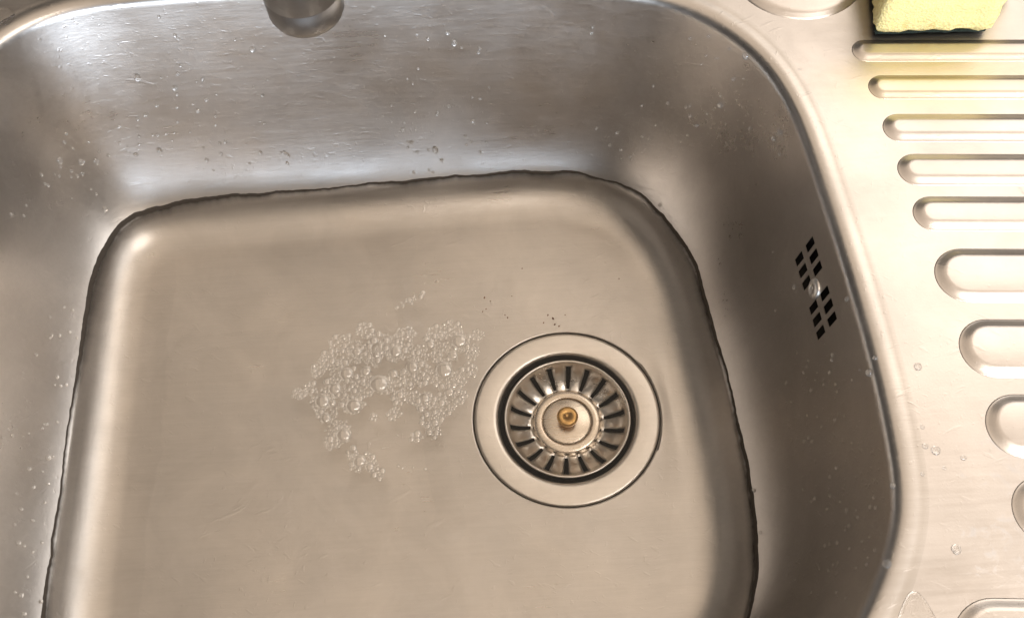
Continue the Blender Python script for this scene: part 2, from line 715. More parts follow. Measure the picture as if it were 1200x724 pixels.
def build_rib(xl, yc, w, length):
    w *= 0.001
    r = w / 2
    st = Vector((xl * 0.001, yc * 0.001)) + RIB_DIR * r
    prof = [(0.0000, -0.0006), (0.0003, 0.0001), (0.0009, 0.00025), (0.0018, 0.0007), (0.0030, 0.0014), (0.0042, 0.0021), (0.0052, 0.0026), (0.0064, 0.0028)]
    prof = [(a, b * 0.78) for a, b in prof]
    if r < 0.0095:
        prof = [(a * 0.85, b * 0.9) for a, b in prof]
    nc = 20
    vs, fs = [], []
    for off, z in prof:
        rr = r - off
        for k in range(nc + 1):
            a = math.pi / 2 + math.pi * k / nc
            p = st + RIB_DIR * (rr * math.cos(a)) + RIB_N * (rr * math.sin(a))
            vs.append((p.x, p.y, H + z))
        e = st + RIB_DIR * length
        for k in range(nc + 1):
            a = -math.pi / 2 + math.pi * k / nc
            p = e + RIB_DIR * (rr * math.cos(a)) + RIB_N * (rr * math.sin(a))
            vs.append((p.x, p.y, H + z))
    n = 2 * (nc + 1)
    for j in range(len(prof) - 1):
        for i in range(n):
            k = (i + 1) % n
            fs.append((j * n + i, j * n + k, (j + 1) * n + k, (j + 1) * n + i))
    b = (len(prof) - 1) * n
    # top closed by quads across the width
    for k in range(nc // 2):
        pass
    fs.append(tuple(b + i for i in range(n)))
    return link('drainer_rib', mesh('drainer_rib', vs, fs), M_rib, sink)


for xl, yc, w in RIBS:
    build_rib(xl, yc, w, 0.50 if xl > 150 else 0.53)

# raised round pad of the tap hole
vs, fs = lathe([(0.0400, -0.0006), (0.0396, 0.0001), (0.0385, 0.0005), (0.0368, 0.0016), (0.0352, 0.0022), (0.0330, 0.0024), (0.0, 0.0024)], 72)
pad = link('tap_hole_pad', mesh('tap_hole_pad', vs, fs), M_rib, sink)
pad.location = (0.148, 0.2105, H)

# worktop the sink is set into
vs = []
for z in (0.138, 0.100):
    for x, y in ((-0.9, -0.33), (1.2, -0.33), (1.2, 0.36), (-0.9, 0.36), (X0 + 0.02, Y0 + 0.015), (X1_ - 0.02, Y0 + 0.015), (X1_ - 0.02, Y1 - 0.015), (X0 + 0.02, Y1 - 0.015)):
        vs.append((x, y, z))
fs = []
for i in range(4):
    k = (i + 1) % 4
    fs.append((i, k, 4 + k, 4 + i))
    fs.append((8 + k, 8 + i, 12 + i, 12 + k))
    fs.append((k, i, 8 + i, 8 + k))
    fs.append((4 + i, 4 + k, 12 + k, 12 + i))
wt = link('worktop', mesh('worktop', vs, fs), M_wood, None, smooth=False)
wt['kind'] = 'structure'

# ------------------------------------------------------------------ overflow
SC = wall_pt(t_of_y(0.0172), 0.1165)
vs = []
for x in (0.0004, 0.02):
    for y, z in ((-0.011, 0.1005), (0.0455, 0.1005), (0.0455, 0.1325), (-0.011, 0.1325)):
        p = wall_pt(t_of_y(y), z)
        vs.append((p.x + x, p.y, p.z))
fs = [(4, 5, 6, 7)] + [(i, (i + 1) % 4, 4 + (i + 1) % 4, 4 + i) for i in range(4)]
link('overflow_channel', mesh('overflow_channel', vs, fs), M_dark, sink, smooth=False)
wn = Vector((-1, 0, 0.24)).normalized()
vs, fs = lathe([(0.0056, -0.0004), (0.0056, 0.0005), (0.0051, 0.0013), (0.0036, 0.0019), (0.0016, 0.0020), (0.0015, 0.0009), (0.0, 0.0009)], 28)
scr = link('overflow_screw', mesh('overflow_screw', vs, fs), M_screw, sink)
scr.matrix_world = Matrix.Translation(SC) @ wn.to_track_quat('Z', 'Y').to_matrix().to_4x4()

# ------------------------------------------------------------------ drain flange
ZF0 = ZDR
prof = [(0.0560, -0.0040), (0.0565, -0.0012), (0.0562, -0.0004), (0.0554, -0.0001), (0.0545, 0.0), (0.0500, 0.0), (0.0450, -0.00005), (0.0434, -0.0002),
        (0.0425, -0.0007), (0.0418, -0.0019), (0.0414, -0.0040), (0.0412, -0.016), (0.0405, -0.020)]
vs, fs = lathe(prof, 128)
fl = link('drain_flange', mesh('drain_flange', vs, fs), M_flange, sink)
fl.location.z = ZF0
vs, fs = lathe([(0.0580, -0.0024), (0.0555, -0.0026)], 128)
link('sealant_ring', mesh('sealant_ring', vs, fs), M_seal, sink).location.z = ZF0
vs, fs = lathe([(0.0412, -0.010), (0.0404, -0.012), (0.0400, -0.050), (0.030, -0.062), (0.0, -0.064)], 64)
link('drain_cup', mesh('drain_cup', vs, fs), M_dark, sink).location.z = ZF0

# ------------------------------------------------------------------ strainer basket
strainer = thing('strainer_basket', 'round steel basket strainer with radial slots and brass knob in the drain', 'drain strainer',
                 (0.0004, -0.0002, ZF0))


def build_basket():
    ns = 18
    prof = [(0.0372, -0.0070), (0.0383, -0.0030), (0.0386, -0.0016), (0.0382, -0.0010), (0.0375, -0.0010), (0.0369, -0.0016), (0.0362, -0.0030),
            (0.0352, -0.0052), (0.0330, -0.0082), (0.0300, -0.0108), (0.0270, -0.0126), (0.0245, -0.0136), (0.0228, -0.0140), (0.0195, -0.0142)]
    s0, s1 = 7, 12      # slot between these rings
    cols = []
    for k in range(ns):
        a0 = 2 * math.pi * k / ns + math.radians(4.5)
        w = math.radians(2.5)
        P = 2 * math.pi / ns
        cols += [(a0 - w, 0.0), (a0 + w, 0.0)]
        for q in (0.2, 0.4, 0.6, 0.8):
            cols.append((a0 + w + (P - 2 * w) * q, math.sin(math.pi * q)))
    n = len(cols)
    vs, fs = [], []
    for j, (r, z) in enumerate(prof):
        inside = s0 - 1 < j < s1 + 1
        for a, puff in cols:
            aa = a
            vs.append((r * math.cos(aa), r * math.sin(aa), z + (0.0007 * puff * math.sin(math.pi * (j - s0 + 1) / (s1 - s0 + 2)) if inside else 0)))
    for j in range(len(prof) - 1):
        for i in range(n):
            if i % 6 == 0 and s0 <= j < s1:
                continue
            k = (i + 1) % n
            fs.append((j * n + i, (j + 1) * n + i, (j + 1) * n + k, j * n + k))
    me = mesh('basket', vs, fs)
    o = link('basket', me, M_basket, strainer)
    md = o.modifiers.new('sheet', 'SOLIDIFY')
    md.thickness = 0.0008
    md.offset = 1.0
    return o


build_basket()
vs, fs = lathe([(0.0215, -0.0145), (0.0214, -0.0118), (0.0208, -0.0106), (0.0195, -0.0100), (0.0160, -0.0099), (0.0154, -0.0101), (0.0151, -0.0109),
                (0.0147, -0.0109), (0.0144, -0.0101), (0.0138, -0.0099), (0.0030, -0.0097), (0.0, -0.0097)], 72)
link('centre_plate', mesh('centre_plate', vs, fs), M_plate, strainer)
vs, fs = lathe([(0.0153, -0.01075), (0.0145, -0.01075)], 72)
link('plate_groove', mesh('plate_groove', vs, fs), M_seal, strainer)
vs, fs = lathe([(0.0024, -0.0098), (0.0024, -0.0030), (0.0056, -0.0028), (0.0063, -0.0021), (0.0065, 0.0004), (0.0061, 0.0016), (0.0052, 0.0020), (0.0018, 0.0020),
                (0.0014, 0.0012), (0.0, 0.0011)], 44)
link('knob', mesh('knob', vs, fs), M_brass, strainer)

# ------------------------------------------------------------------ water in the bowl
ZW = 0.0135


def fillet_at(i, z):
    # point of the fillet at height z for contour index i
    s = 1 - math.sqrt(max(0.0, min(1.0, z / ZF)))
    A = wall_pt(i, ZF)
    K = Vector((W0[i].x, W0[i].y, 0))
    n = NRM[i]
    B = Vector((W0[i].x - n.x * DF, W0[i].y - n.y * DF, 0))
    return A * (1 - s) ** 2 + K * 2 * s * (1 - s) + B * s * s


def contact_rise(t):
    p = lerp_idx(W0, t)
    return 0.0028 + 0.0013 * noise.noise(Vector((p.x * 40, p.y * 40, 1.3))) + 0.0005 * noise.noise(Vector((p.x * 120, p.y * 120, 4.1))) \
        + 0.00022 * noise.noise(Vector((p.x * 420, p.y * 420, 8.4)))


def build_water():
    ring0 = []
    for i in range(NT):
        rise = contact_rise(i)
        c = fillet_at(i, ZW + rise)
        ring0.append((c, rise))
    offs = [-0.0008, 0.0, 0.0005, 0.0011, 0.0018, 0.0027, 0.0038, 0.0055, 0.008, 0.012, 0.02, 0.04]
    vs, fs = [], []
    for e in offs:
        for i, (c, rise) in enumerate(ring0):
            n = NRM[i]
            ee = max(e, 0)
            z = ZW + rise * math.exp(-ee / 0.0019)
            vs.append((c.x - n.x * e, c.y - n.y * e, z if e >= 0 else z + 0.0003))
    b = vs[-NT:]
    for k in range(1, 12):
        f = k / 12
        for x, y, z in b:
            vs.append((x + (-0.1 - x) * f, y * (1 - f), ZW))
    vs.append((-0.1, 0, ZW))
    nr = len(offs) + 11
    for j in range(nr - 1):
        for i in range(NT):
            k = (i + 1) % NT
            fs.append((j * NT + i, j * NT + k, (j + 1) * NT + k, (j + 1) * NT + i))
    l = len(vs) - 1
    for i in range(NT):
        fs.append(((nr - 1) * NT + i, (nr - 1) * NT + (i + 1) % NT, l))
    o = link('water', mesh('water', vs, fs), M_water)
    o['kind'] = 'structure'
    return o


build_water()

# ------------------------------------------------------------------ sponge
def build_sponge():
    sp = thing('sponge', 'pale yellow kitchen sponge with dark scouring pad lying on the drainer ribs', 'sponge', (0.215, 0.18, H + 0.0030))
    out = [(-0.036, -0.027), (-0.018, -0.0275), (0.0, -0.0285), (0.016, -0.029), (0.0265, -0.0300), (0.0290, -0.0262), (0.0300, -0.020), (0.0345, -0.0165),
           (0.040, -0.010), (0.046, -0.004), (0.050, 0.010), (0.050, 0.045), (0.0, 0.050), (-0.030, 0.048), (-0.031, 0.01)]
    fine = []
    for i in range(len(out)):
        a, b = Vector(out[i]), Vector(out[(i + 1) % len(out)])
        m = max(1, int((b - a).length / 0.004))
        for k in range(m):
            fine.append(a.lerp(b, k / m))

    def slab(z0, z1, rnd, jit, nm, mat, seed, grow):
        n = len(fine)
        cx = Vector((0.005, 0.01))
        levels = [(z0, rnd)] + [(z0 + (z1 - z0) * q, 0.0) for q in (0.12, 0.35, 0.6, 0.85)] + [(z1, rnd)]
        vs, fs = [], []
        for li, (z, ins) in enumerate(levels):
            for p in fine:
                d = (p - cx).normalized()
                j = jit * noise.noise(Vector((p.x * 180 + seed, p.y * 180, z * 180))) + jit * 0.6 * noise.noise(Vector((p.x * 600 + seed, p.y * 600, z * 600)))
                q = p + d * (grow + j - ins)
                vs.append((q.x, q.y, z))
        for li in range(len(levels) - 1):
            for i in range(n):
                k = (i + 1) % n
                fs.append((li * n + i, li * n + k, (li + 1) * n + k, (li + 1) * n + i))
        for li, rev in ((0, True), (len(levels) - 1, False)):
            c = len(vs)
            vs.append((cx.x, cx.y, levels[li][0]))
            for i in range(n):
                k = (i + 1) % n
                a = (li * n + i, li * n + k, c)
                fs.append(a if not rev else a[::-1])
        return link(nm, mesh(nm, vs, fs), mat, sp)
    slab(0.0020, 0.030, 0.0016, 0.0028, 'foam_block', M_sponge, 3.0, 0.0)
    slab(0.0, 0.0019, 0.0004, 0.0014, 'scouring_pad', M_scour, 9.0, -0.0016)
    return sp


build_sponge()

# ------------------------------------------------------------------ tap
tap = thing('tap', 'chrome swivel tap whose round nozzle hangs over the bowl', 'tap', (-0.135, 0.262, H))


def tube(pts, radii, n=40):
    vs, fs = [], []
    prev = None
    for i, p in enumerate(pts):
        a = pts[max(0, i - 1)]
        b = pts[min(len(pts) - 1, i + 1)]
        d = (b - a).normalized()
        x = Vector((1, 0, 0))
        y = d.cross(x).normalized()
        x = y.cross(d).normalized()
        for k in range(n):
            t = 2 * math.pi * k / n
            q = p + x * (radii[i] * math.cos(t)) + y * (radii[i] * math.sin(t))
            vs.append(q)
    for j in range(len(pts) - 1):
        for k in range(n):
            m = (k + 1) % n
            fs.append((j * n + k, j * n + m, (j + 1) * n + m, (j + 1) * n + k))
    fs.append(tuple(reversed(range(n))))
    fs.append(tuple((len(pts) - 1) * n + k for k in range(n)))
    return vs, fs


TIP = Vector((-0.0965, 0.033, 0.3215)) - Vector(tap.location)
vs, fs = lathe([(0.0, 0.0), (0.026, 0.0), (0.026, 0.006), (0.022, 0.010), (0.021, 0.10), (0.019, 0.106), (0.0, 0.106)], 48)
link('tap_body', mesh('tap_body', vs, fs), M_chrome, tap)
path = [Vector((0, 0, 0.09)), Vector((0.002, -0.006, 0.16)), Vector((0.006, -0.030, 0.215)), Vector((0.014, -0.085, 0.245)), Vector((0.026, -0.160, 0.250)),
        Vector((TIP.x - 0.006, TIP.y + 0.030, 0.242)), Vector((TIP.x - 0.001, TIP.y + 0.006, 0.222)), TIP + Vector((0, 0, 0.034))]
fine = []
for i in range(len(path) - 1):
    a, b, c, d = path[max(0, i - 1)], path[i], path[i + 1], path[min(len(path) - 1, i + 2)]
    for s in range(10):
        t = s / 10
        fine.append(0.5 * ((2 * b) + (c - a) * t + (2 * a - 5 * b + 4 * c - d) * t * t + (3 * b - a - 3 * c + d) * t ** 3))
fine.append(path[-1])
vs, fs = tube(fine, [0.0115] * len(fine))
link('spout', mesh('spout', vs, fs), M_chrome, tap)
vs, fs = lathe([(0.0112, 0.036), (0.0136, 0.034), (0.0140, 0.031), (0.0140, 0.0125), (0.0137, 0.0115), (0.0137, 0.0108), (0.0140, 0.0098), (0.0138, 0.0030), (0.0128, 0.0004),
                (0.0118, 0.0), (0.0108, 0.0004), (0.0104, 0.003), (0.0, 0.003)], 56)
o = link('nozzle', mesh('nozzle', vs, fs), M_chrome, tap)
o.location = TIP
vs, fs = lathe([(0.016, 0.0), (0.016, 0.016), (0.012, 0.020), (0.0, 0.020)], 40)
o = link('lever_cap', mesh('lever_cap', vs, fs), M_chrome, tap)
o.location = (0, 0, 0.1061)
vs, fs = tube([Vector((0, 0.012, 0.120)), Vector((0, 0.04, 0.132)), Vector((0, 0.085, 0.150))], [0.006, 0.005, 0.004], 20)
link('lever', mesh('lever', vs, fs), M_chrome, tap)

# ------------------------------------------------------------------ shade inside the water's edge, painted as a fading dark strip
def edge_shade_mat():
    m, nt, b = new_mat('edge_shade')
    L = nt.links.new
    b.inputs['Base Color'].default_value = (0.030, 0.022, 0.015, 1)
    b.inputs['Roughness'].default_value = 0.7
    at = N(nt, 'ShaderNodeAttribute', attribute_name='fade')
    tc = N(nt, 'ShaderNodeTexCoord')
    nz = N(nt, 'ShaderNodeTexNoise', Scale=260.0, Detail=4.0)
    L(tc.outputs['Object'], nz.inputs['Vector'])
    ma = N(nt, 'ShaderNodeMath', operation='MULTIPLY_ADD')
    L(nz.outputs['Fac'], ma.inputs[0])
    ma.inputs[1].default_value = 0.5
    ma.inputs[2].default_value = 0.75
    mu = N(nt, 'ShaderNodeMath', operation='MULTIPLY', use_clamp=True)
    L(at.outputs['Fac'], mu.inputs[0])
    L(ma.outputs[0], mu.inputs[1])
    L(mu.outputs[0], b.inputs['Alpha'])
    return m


def build_edge_shade():
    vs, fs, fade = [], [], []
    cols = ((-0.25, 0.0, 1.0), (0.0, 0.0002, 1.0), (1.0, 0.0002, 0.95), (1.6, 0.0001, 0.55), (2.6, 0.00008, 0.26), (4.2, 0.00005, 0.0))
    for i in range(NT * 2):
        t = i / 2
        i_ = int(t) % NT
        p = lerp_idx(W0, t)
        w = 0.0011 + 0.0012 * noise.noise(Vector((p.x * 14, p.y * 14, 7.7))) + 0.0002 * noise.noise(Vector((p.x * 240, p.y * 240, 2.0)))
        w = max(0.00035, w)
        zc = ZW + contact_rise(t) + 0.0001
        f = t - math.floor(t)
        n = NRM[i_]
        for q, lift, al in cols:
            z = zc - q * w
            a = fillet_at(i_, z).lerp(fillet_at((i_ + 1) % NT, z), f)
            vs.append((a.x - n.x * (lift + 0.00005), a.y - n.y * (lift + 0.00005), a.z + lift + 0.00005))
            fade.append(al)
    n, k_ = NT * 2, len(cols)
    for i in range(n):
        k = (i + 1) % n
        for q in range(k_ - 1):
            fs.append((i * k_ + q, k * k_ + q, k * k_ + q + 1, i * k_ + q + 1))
    me = mesh('edge_shade_strip', vs, fs)
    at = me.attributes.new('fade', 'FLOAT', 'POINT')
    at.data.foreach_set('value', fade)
    o = link('edge_shade_strip', me, edge_shade_mat())
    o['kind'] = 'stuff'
    tag(o, 'dark ragged line of painted shade along the water edge in the bowl', 'painted_shade')


build_edge_shade()

# SMALL_DETAILS ---------------------------------------------------- soap foam floating on the water
RAFT = [(-162.2, 21.2, 4.0), (-155.7, 23.9, 4.6), (-151.4, 36.0, 4.6), (-147.9, 15.2, 7.4), (-144.9, 6.9, 6.4), (-138.0, -5.4, 8.3), (-140.7, -11.2, 5.5),
        (-145.8, 41.9, 6.4), (-136.5, 51.9, 8.3), (-123.1, 61.8, 5.5), (-128.7, 47.2, 8.3), (-113.4, 51.5, 8.3), (-117.1, 42.2, 6.4), (-97.9, 55.8, 7.4),
        (-103.7, 45.5, 7.4), (-90.3, 42.5, 7.4), (-76.7, 54.4, 8.3), (-68.9, 58.2, 7.4), (-61.4, 49.1, 7.4), (-51.6, 53.8, 3.7), (-73.2, 41.3, 8.3),
        (-66.0, 24.2, 6.4), (-64.4, 12.8, 4.6), (-73.5, 26.7, 8.3), (-73.9, 8.4, 7.4), (-85.1, 11.1, 6.4), (-81.6, -1.2, 6.4), (-90.7, 13.5, 4.6),
        (-79.9, -9.2, 3.7), (-91.0, -11.4, 3.7), (-122.7, 23.8, 8.3), (-130.1, 14.0, 8.3), (-109.4, 22.9, 6.4), (-96.2, 26.1, 6.4), (-136.1, 35.0, 8.3),
        (-141.5, 22.9, 7.4), (-116.8, 3.1, 2.2)]
RAFT_BIG = [(-113.2, 24.2, 6.2), (-147.9, 15.2, 5.2), (-129.1, 10.9, 5.2), (-134.3, -7.7, 5.0), (-73.4, 30.9, 6.0), (-63.3, 50.3, 5.2), (-103.7, 45.5, 4.2),
            (-145.7, 4.0, 3.6), (-127.7, 47.1, 3.6), (-81.6, 49.3, 3.3), (-85.1, 13.1, 3.0), (-140.6, 22.9, 4.2), (-67.4, 41.0, 3.3), (-79.7, -3.3, 2.7),
            (-134.1, 32.6, 4.4), (-93.3, 34.3, 4.3), (-104.5, 30.5, 3.2), (-121.5, 33.5, 3.4), (-117.0, 54.0, 2.9), (-70.5, 16.0, 3.2)]
ISLAND = [(-128.6, -19.7, 4.0), (-124.8, -26.7, 5.2), (-121.2, -24.0, 4.6), (-117.5, -28.1, 4.0), (-112.9, -33.1, 3.3), (-127.5, -27.4, 3.7)]
ISLAND_BIG = [(-124.8, -24.7, 4.2), (-118.4, -28.6, 2.6)]
STREAK = [(-101.7, 76.8, 1.5), (-98.8, 78.2, 1.7), (-96.2, 81.6, 1.5), (-93.9, 80.1, 1.5), (-91.5, 82.8, 1.5), (-86.9, 84.7, 1.7)]
LOOSE = [(-118.5, -14.1, 0.7), (-111.2, -17.3, 0.7), (-101.7, -29.1, 1.1), (-99.3, -30.7, 0.9), (-97.5, -29.3, 0.7), (-93.0, -30.6, 0.9), (-85.7, -32.0, 1.1),
         (-102.0, -10.1, 0.7), (-67.9, 82.3, 0.7)]


def dome(nseg, nring, flat):
    vs, fs = [], []
    # wet foot, then the film
    prof = [(1.10, -0.06), (1.03, 0.02)]
    for k in range(nring + 1):
        a = (math.pi / 2) * k / nring
        prof.append((math.cos(a), 0.06 + flat * math.sin(a)))
    for r, z in prof[:-1]:
        for i in range(nseg):
            t = 2 * math.pi * i / nseg
            vs.append((r * math.cos(t), r * math.sin(t), z))
    vs.append((0, 0, prof[-1][1]))
    n = len(prof) - 1
    for j in range(n - 1):
        for i in range(nseg):
            k = (i + 1) % nseg
            fs.append((j * nseg + i, j * nseg + k, (j + 1) * nseg + k, (j + 1) * nseg + i))
    for i in range(nseg):
        fs.append(((n - 1) * nseg + i, (n - 1) * nseg + (i + 1) % nseg, len(vs) - 1))
    return vs, fs


big_v, big_f = dome(18, 6, 0.46)
BIG_ME = mesh('bubble', big_v, big_f)
small_v, small_f = dome(10, 4, 0.62)


def foam(label, blobs, big, tries, rng):
    ox = sum(b[0] for b in blobs) / len(blobs) * 0.001
    oy = sum(b[1] for b in blobs) / len(blobs) * 0.001
    root = thing('soap_foam', label, 'soap foam', (ox, oy, ZW))
    placed = []
    for x, y, r in big:
        x += rng.uniform(-0.4, 0.4)
        placed.append((x, y, r * 0.93))
        o = link('bubble', BIG_ME, M_bubble, root)
        rr = r * 0.001
        o.scale = (rr, rr * rng.uniform(0.92, 1.05), rr)
        o.rotation_euler.z = rng.uniform(0, 6.28)
        o.location = (x * 0.001 - ox, y * 0.001 - oy, 0.0001)
    vs, fs = [], []
    nmid = 0
    for k in range(tries):
        bx, by, br = rng.choice(blobs)
        a, q = rng.uniform(0, 6.283), math.sqrt(rng.random())
        x, y = bx + br * q * math.cos(a), by + br * q * math.sin(a)
        r = rng.choice((1.0, 1.15, 1.3, 1.5, 1.7, 1.9, 2.1, 2.4)) * rng.uniform(0.85, 1.15)
        if k > tries * 0.22:
            r = min(r, rng.uniform(0.65, 1.15))
        if any((x - u) ** 2 + (y - v) ** 2 < (0.80 * (r + w)) ** 2 for u, v, w in placed):
            continue
        placed.append((x, y, r))
        if r > 1.55 and nmid < 110:
            nmid += 1
            o = link('bubble', BIG_ME, M_bubble, root)
            o.scale = (r * 0.001,) * 3
            o.rotation_euler.z = a
            o.location = (x * 0.001 - ox, y * 0.001 - oy, 0.0001)
            continue
        b = len(vs)
        for vx, vy, vz in small_v:
            vs.append((x * 0.001 - ox + vx * r * 0.001, y * 0.001 - oy + vy * r * 0.001, vz * r * 0.001 + 0.0001))
        fs += [tuple(b + i for i in f) for f in small_f]
    if vs:
        o = link('small_bubbles', mesh('small_bubbles', vs, fs), M_bubble, root)
        o['kind'] = 'stuff'


rng = random.Random(21)
foam('large raft of clear soap bubbles floating on the water beside the drain', RAFT + [(-100, 15, 6), (-86, 28, 7), (-104, 4, 4), (-56, 42, 5), (-58, 30, 5)], RAFT_BIG, 9000, rng)
foam('small separate clump of soap bubbles at the foot of the large raft', ISLAND, ISLAND_BIG, 500, rng)
foam('short thin streak of tiny soap bubbles between the raft and the back wall', STREAK, [], 90, rng)
sv, sf = dome(12, 4, 0.85)
SB_ME = mesh('soap_bubble', sv, sf)
for x, y, r in LOOSE:
    o = link('soap_bubble', SB_ME, M_bubble)
    o.scale = (r * 0.001,) * 3
    o.location = (x * 0.001, y * 0.001, ZW + 0.0001)
    tag(o, 'tiny single soap bubble floating apart from the foam', 'bubble', 'loose soap bubbles')

# ------------------------------------------------------------------ water drops (tenths of a millimetre, size)
DROPS = [(-2279,2150,1373,1), (-2220,2117,1247,1), (-1871,2106,1194,1), (-1781,2087,1121,2), (-2243,2062,1043,1), (-2273,2047,992,1), (-2522,2032,993,2),
(-2135,2036,938,1), (-2319,2019,894,2), (-2317,2007,849,1), (-1836,2018,856,1), (-1787,2003,795,1), (-2075,2007,826,1), (-2148,1998,793,1),
(-2237,1989,772,1), (-2220,1976,720,2), (-2341,1982,761,1), (-2465,1981,789,1), (-2553,1955,731,1), (-2607,1942,712,1), (-2728,1910,692,1),
(-2121,1965,668,1), (-2137,1947,604,1), (-1848,1953,609,1), (-1830,1947,584,1), (-2412,1927,577,1), (-2461,1923,580,1), (-2548,1915,583,1),
(-2634,1903,591,1), (-2311,1932,570,1), (-2437,1910,524,1), (-2762,1866,581,1), (-2724,1869,547,1), (-2650,1884,536,1), (-2538,1881,469,2),
(-2692,1853,472,2), (-2852,1811,532,1), (-2925,1766,535,2), (-2997,1724,590,2), (-3083,1662,694,2), (-3089,1637,660,1), (-3009,1749,693,1),
(-3034,1750,762,1), (-2928,1810,672,1), (-3013,1681,524,1), (-3064,1631,560,1), (-2981,1633,364,1), (-3162,1528,732,1), (-3161,1498,677,1),
(-3153,1503,652,1), (-3093,1532,466,1), (-2954,1579,255,2), (-3233,1237,720,1), (-3257,1188,815,1), (-2253,1897,446,1), (-2141,1909,469,1),
(-2102,1912,477,1), (-1974,1905,448,1), (-2149,1880,392,1), (-2253,1862,359,1), (-2224,1828,288,1), (-1737,1879,368,1), (-1712,1869,345,1),
(-1731,1844,295,1), (-1978,1845,309,1), (-1892,1881,381,1), (-963,2090,1171,1), (-767,2084,1175,1), (-581,2077,1178,2), (-548,2062,1106,2),
(-506,2053,1067,1), (-394,2046,1057,1), (-1794,2002,793,1), (-865,2018,850,1), (-834,2010,815,1), (-353,1990,758,1), (-418,1976,672,1),
(-623,1969,626,1), (-701,1962,586,1), (-989,1977,659,1), (-844,1964,597,1), (-1005,1949,534,1), (-923,1946,517,1), (-938,1933,468,2),
(-854,1932,461,1), (-476,1943,500,2), (-388,1938,480,1), (-535,1913,390,1), (-893,1900,368,1), (-863,1871,300,1), (-742,1876,305,2),
(-444,1863,269,1), (-901,1790,173,1), (-799,1797,178,1), (-772,1787,164,1), (-707,1838,233,1), (-1719,1875,357,1), (-1759,1879,369,1),
(-1825,1949,591,1), (665,1807,892,1), (753,1728,817,1), (1010,1531,1096,1), (1014,1507,1046,2), (959,1542,926,1), (913,1560,797,1), (875,1571,687,1),
(846,1583,609,1), (473,1814,454,1), (583,1717,340,1), (503,1760,337,1), (630,1741,488,1), (668,1716,494,1), (699,1723,616,1), (1059,1518,1258,1),
(922,1694,1270,1), (836,1784,1321,1), (905,1691,1201,1), (1026,1615,1404,1), (1099,1526,1438,2), (922,1727,1394,1), (292,2001,1233,1),
(1143,1274,1111,1), (877,1612,826,1), (605,1805,715,1), (504,1732,280,1), (571,1704,298,1), (338,1860,452,1), (747,1407,155,1), (-3172,724,342,1),
(-3132,635,258,1), (-3097,683,201,1), (-3061,660,155,1), (-3157,612,309,1), (-3133,830,260,1), (-3120,308,242,1), (-3098,314,207,1),
(-3075,334,176,1), (-3209,296,462,1), (-3190,142,405,1), (-3135,15,276,1), (-3087,83,196,1), (-3098,-150,217,2), (-3081,-134,192,1),
(-3111,-241,239,1), (-3131,-346,277,1), (-3153,-248,321,1), (-3083,-415,198,1), (-3082,-303,197,1), (-3164,-584,353,1), (-3147,-679,316,2),
(-3129,-687,277,1), (-3155,-489,330,1), (-3097,-709,222,1), (-3111,-957,254,2), (-3103,-851,235,1), (-3131,-947,290,1), (-3035,-971,147,1),
(-3091,-1052,225,1), (-3070,-647,183,1), (-3206,-93,467,1), (-3173,-411,374,1), (-3099,836,202,1), (-3190,447,394,1), (1246,-482,659,1),
(1260,-516,744,1), (1325,-683,1153,1), (1282,-487,878,1), (1291,-739,953,1), (1277,-756,872,1), (1227,-716,551,1), (1240,-803,663,1),
(1266,-847,843,1), (1277,-911,946,1), (1280,-976,1011,1), (1291,-1007,1108,1), (1269,-1059,1033,1), (1324,-1006,1299,1), (1316,-1058,1311,1),
(1234,-805,623,1), (1253,-899,792,1), (1273,-1182,1273,1), (1261,-1180,1195,1), (1240,-1177,1065,1), (1208,-1300,1198,1), (1199,-1207,891,1),
(1179,-1183,717,1), (1185,-1223,846,1), (1129,-1290,684,1), (1143,-1374,1044,1), (1059,-832,152,1), (1061,-579,141,1), (1234,-1285,1312,1),
(1357,-1007,1465,2), (1132,-1437,1205,1), (1134,-1175,450,1), (1218,-1078,761,1), (1236,-1105,909,1), (1249,-1357,1486,2), (1538,-751,1500,1),
(1530,-843,1500,1), (1571,-866,1500,2), (1590,-951,1500,1), (1487,-972,1498,1), (1552,-1315,1500,2), (1686,-909,1500,1), (1257,295,968,1),
(1214,586,862,1), (1211,292,703,1), (1321,-212,1162,1), (1319,-355,1118,1), (1319,-395,1115,1), (1270,-141,875,1), (1262,-153,826,1),
(1362,-396,1376,1), (1347,-408,1285,1), (1274,-122,907,1), (1225,-116,613,1), (1297,-301,998,1), (1311,-276,1088,1), (1230,-230,609,1),
(1273,-271,858,1), (1277,-421,854,1), (1308,-513,1035,1), (1323,-537,1132,1), (1375,-444,1447,2), (1403,-389,1489,1), (1357,-36,1428,1),
(1587,-452,1500,2), (1239,1077,1315,2), (1222,1090,1242,1), (918,1554,797,1)]


def drop_mesh(seed):
    vs, fs = [], []
    ns = 14
    prof = [(0.97, -0.12), (1.0, 0.16), (0.94, 0.40), (0.76, 0.63), (0.44, 0.79)]
    for r, z in prof:
        for i in range(ns):
            t = 2 * math.pi * i / ns
            w = 1 + 0.10 * noise.noise(Vector((math.cos(t) * 1.3 + seed, math.sin(t) * 1.3, seed * 3.1)))
            vs.append((r * w * math.cos(t), r * w * math.sin(t), z))
    vs.append((0, 0, 0.84))
    for j in range(len(prof) - 1):
        for i in range(ns):
            k = (i + 1) % ns
            fs.append((j * ns + i, j * ns + k, (j + 1) * ns + k, (j + 1) * ns + i))
    for i in range(ns):
        fs.append(((len(prof) - 1) * ns + i, (len(prof) - 1) * ns + (i + 1) % ns, len(vs) - 1))
    fs.append(tuple(reversed(range(ns))))
    return mesh('water_drop', vs, fs)


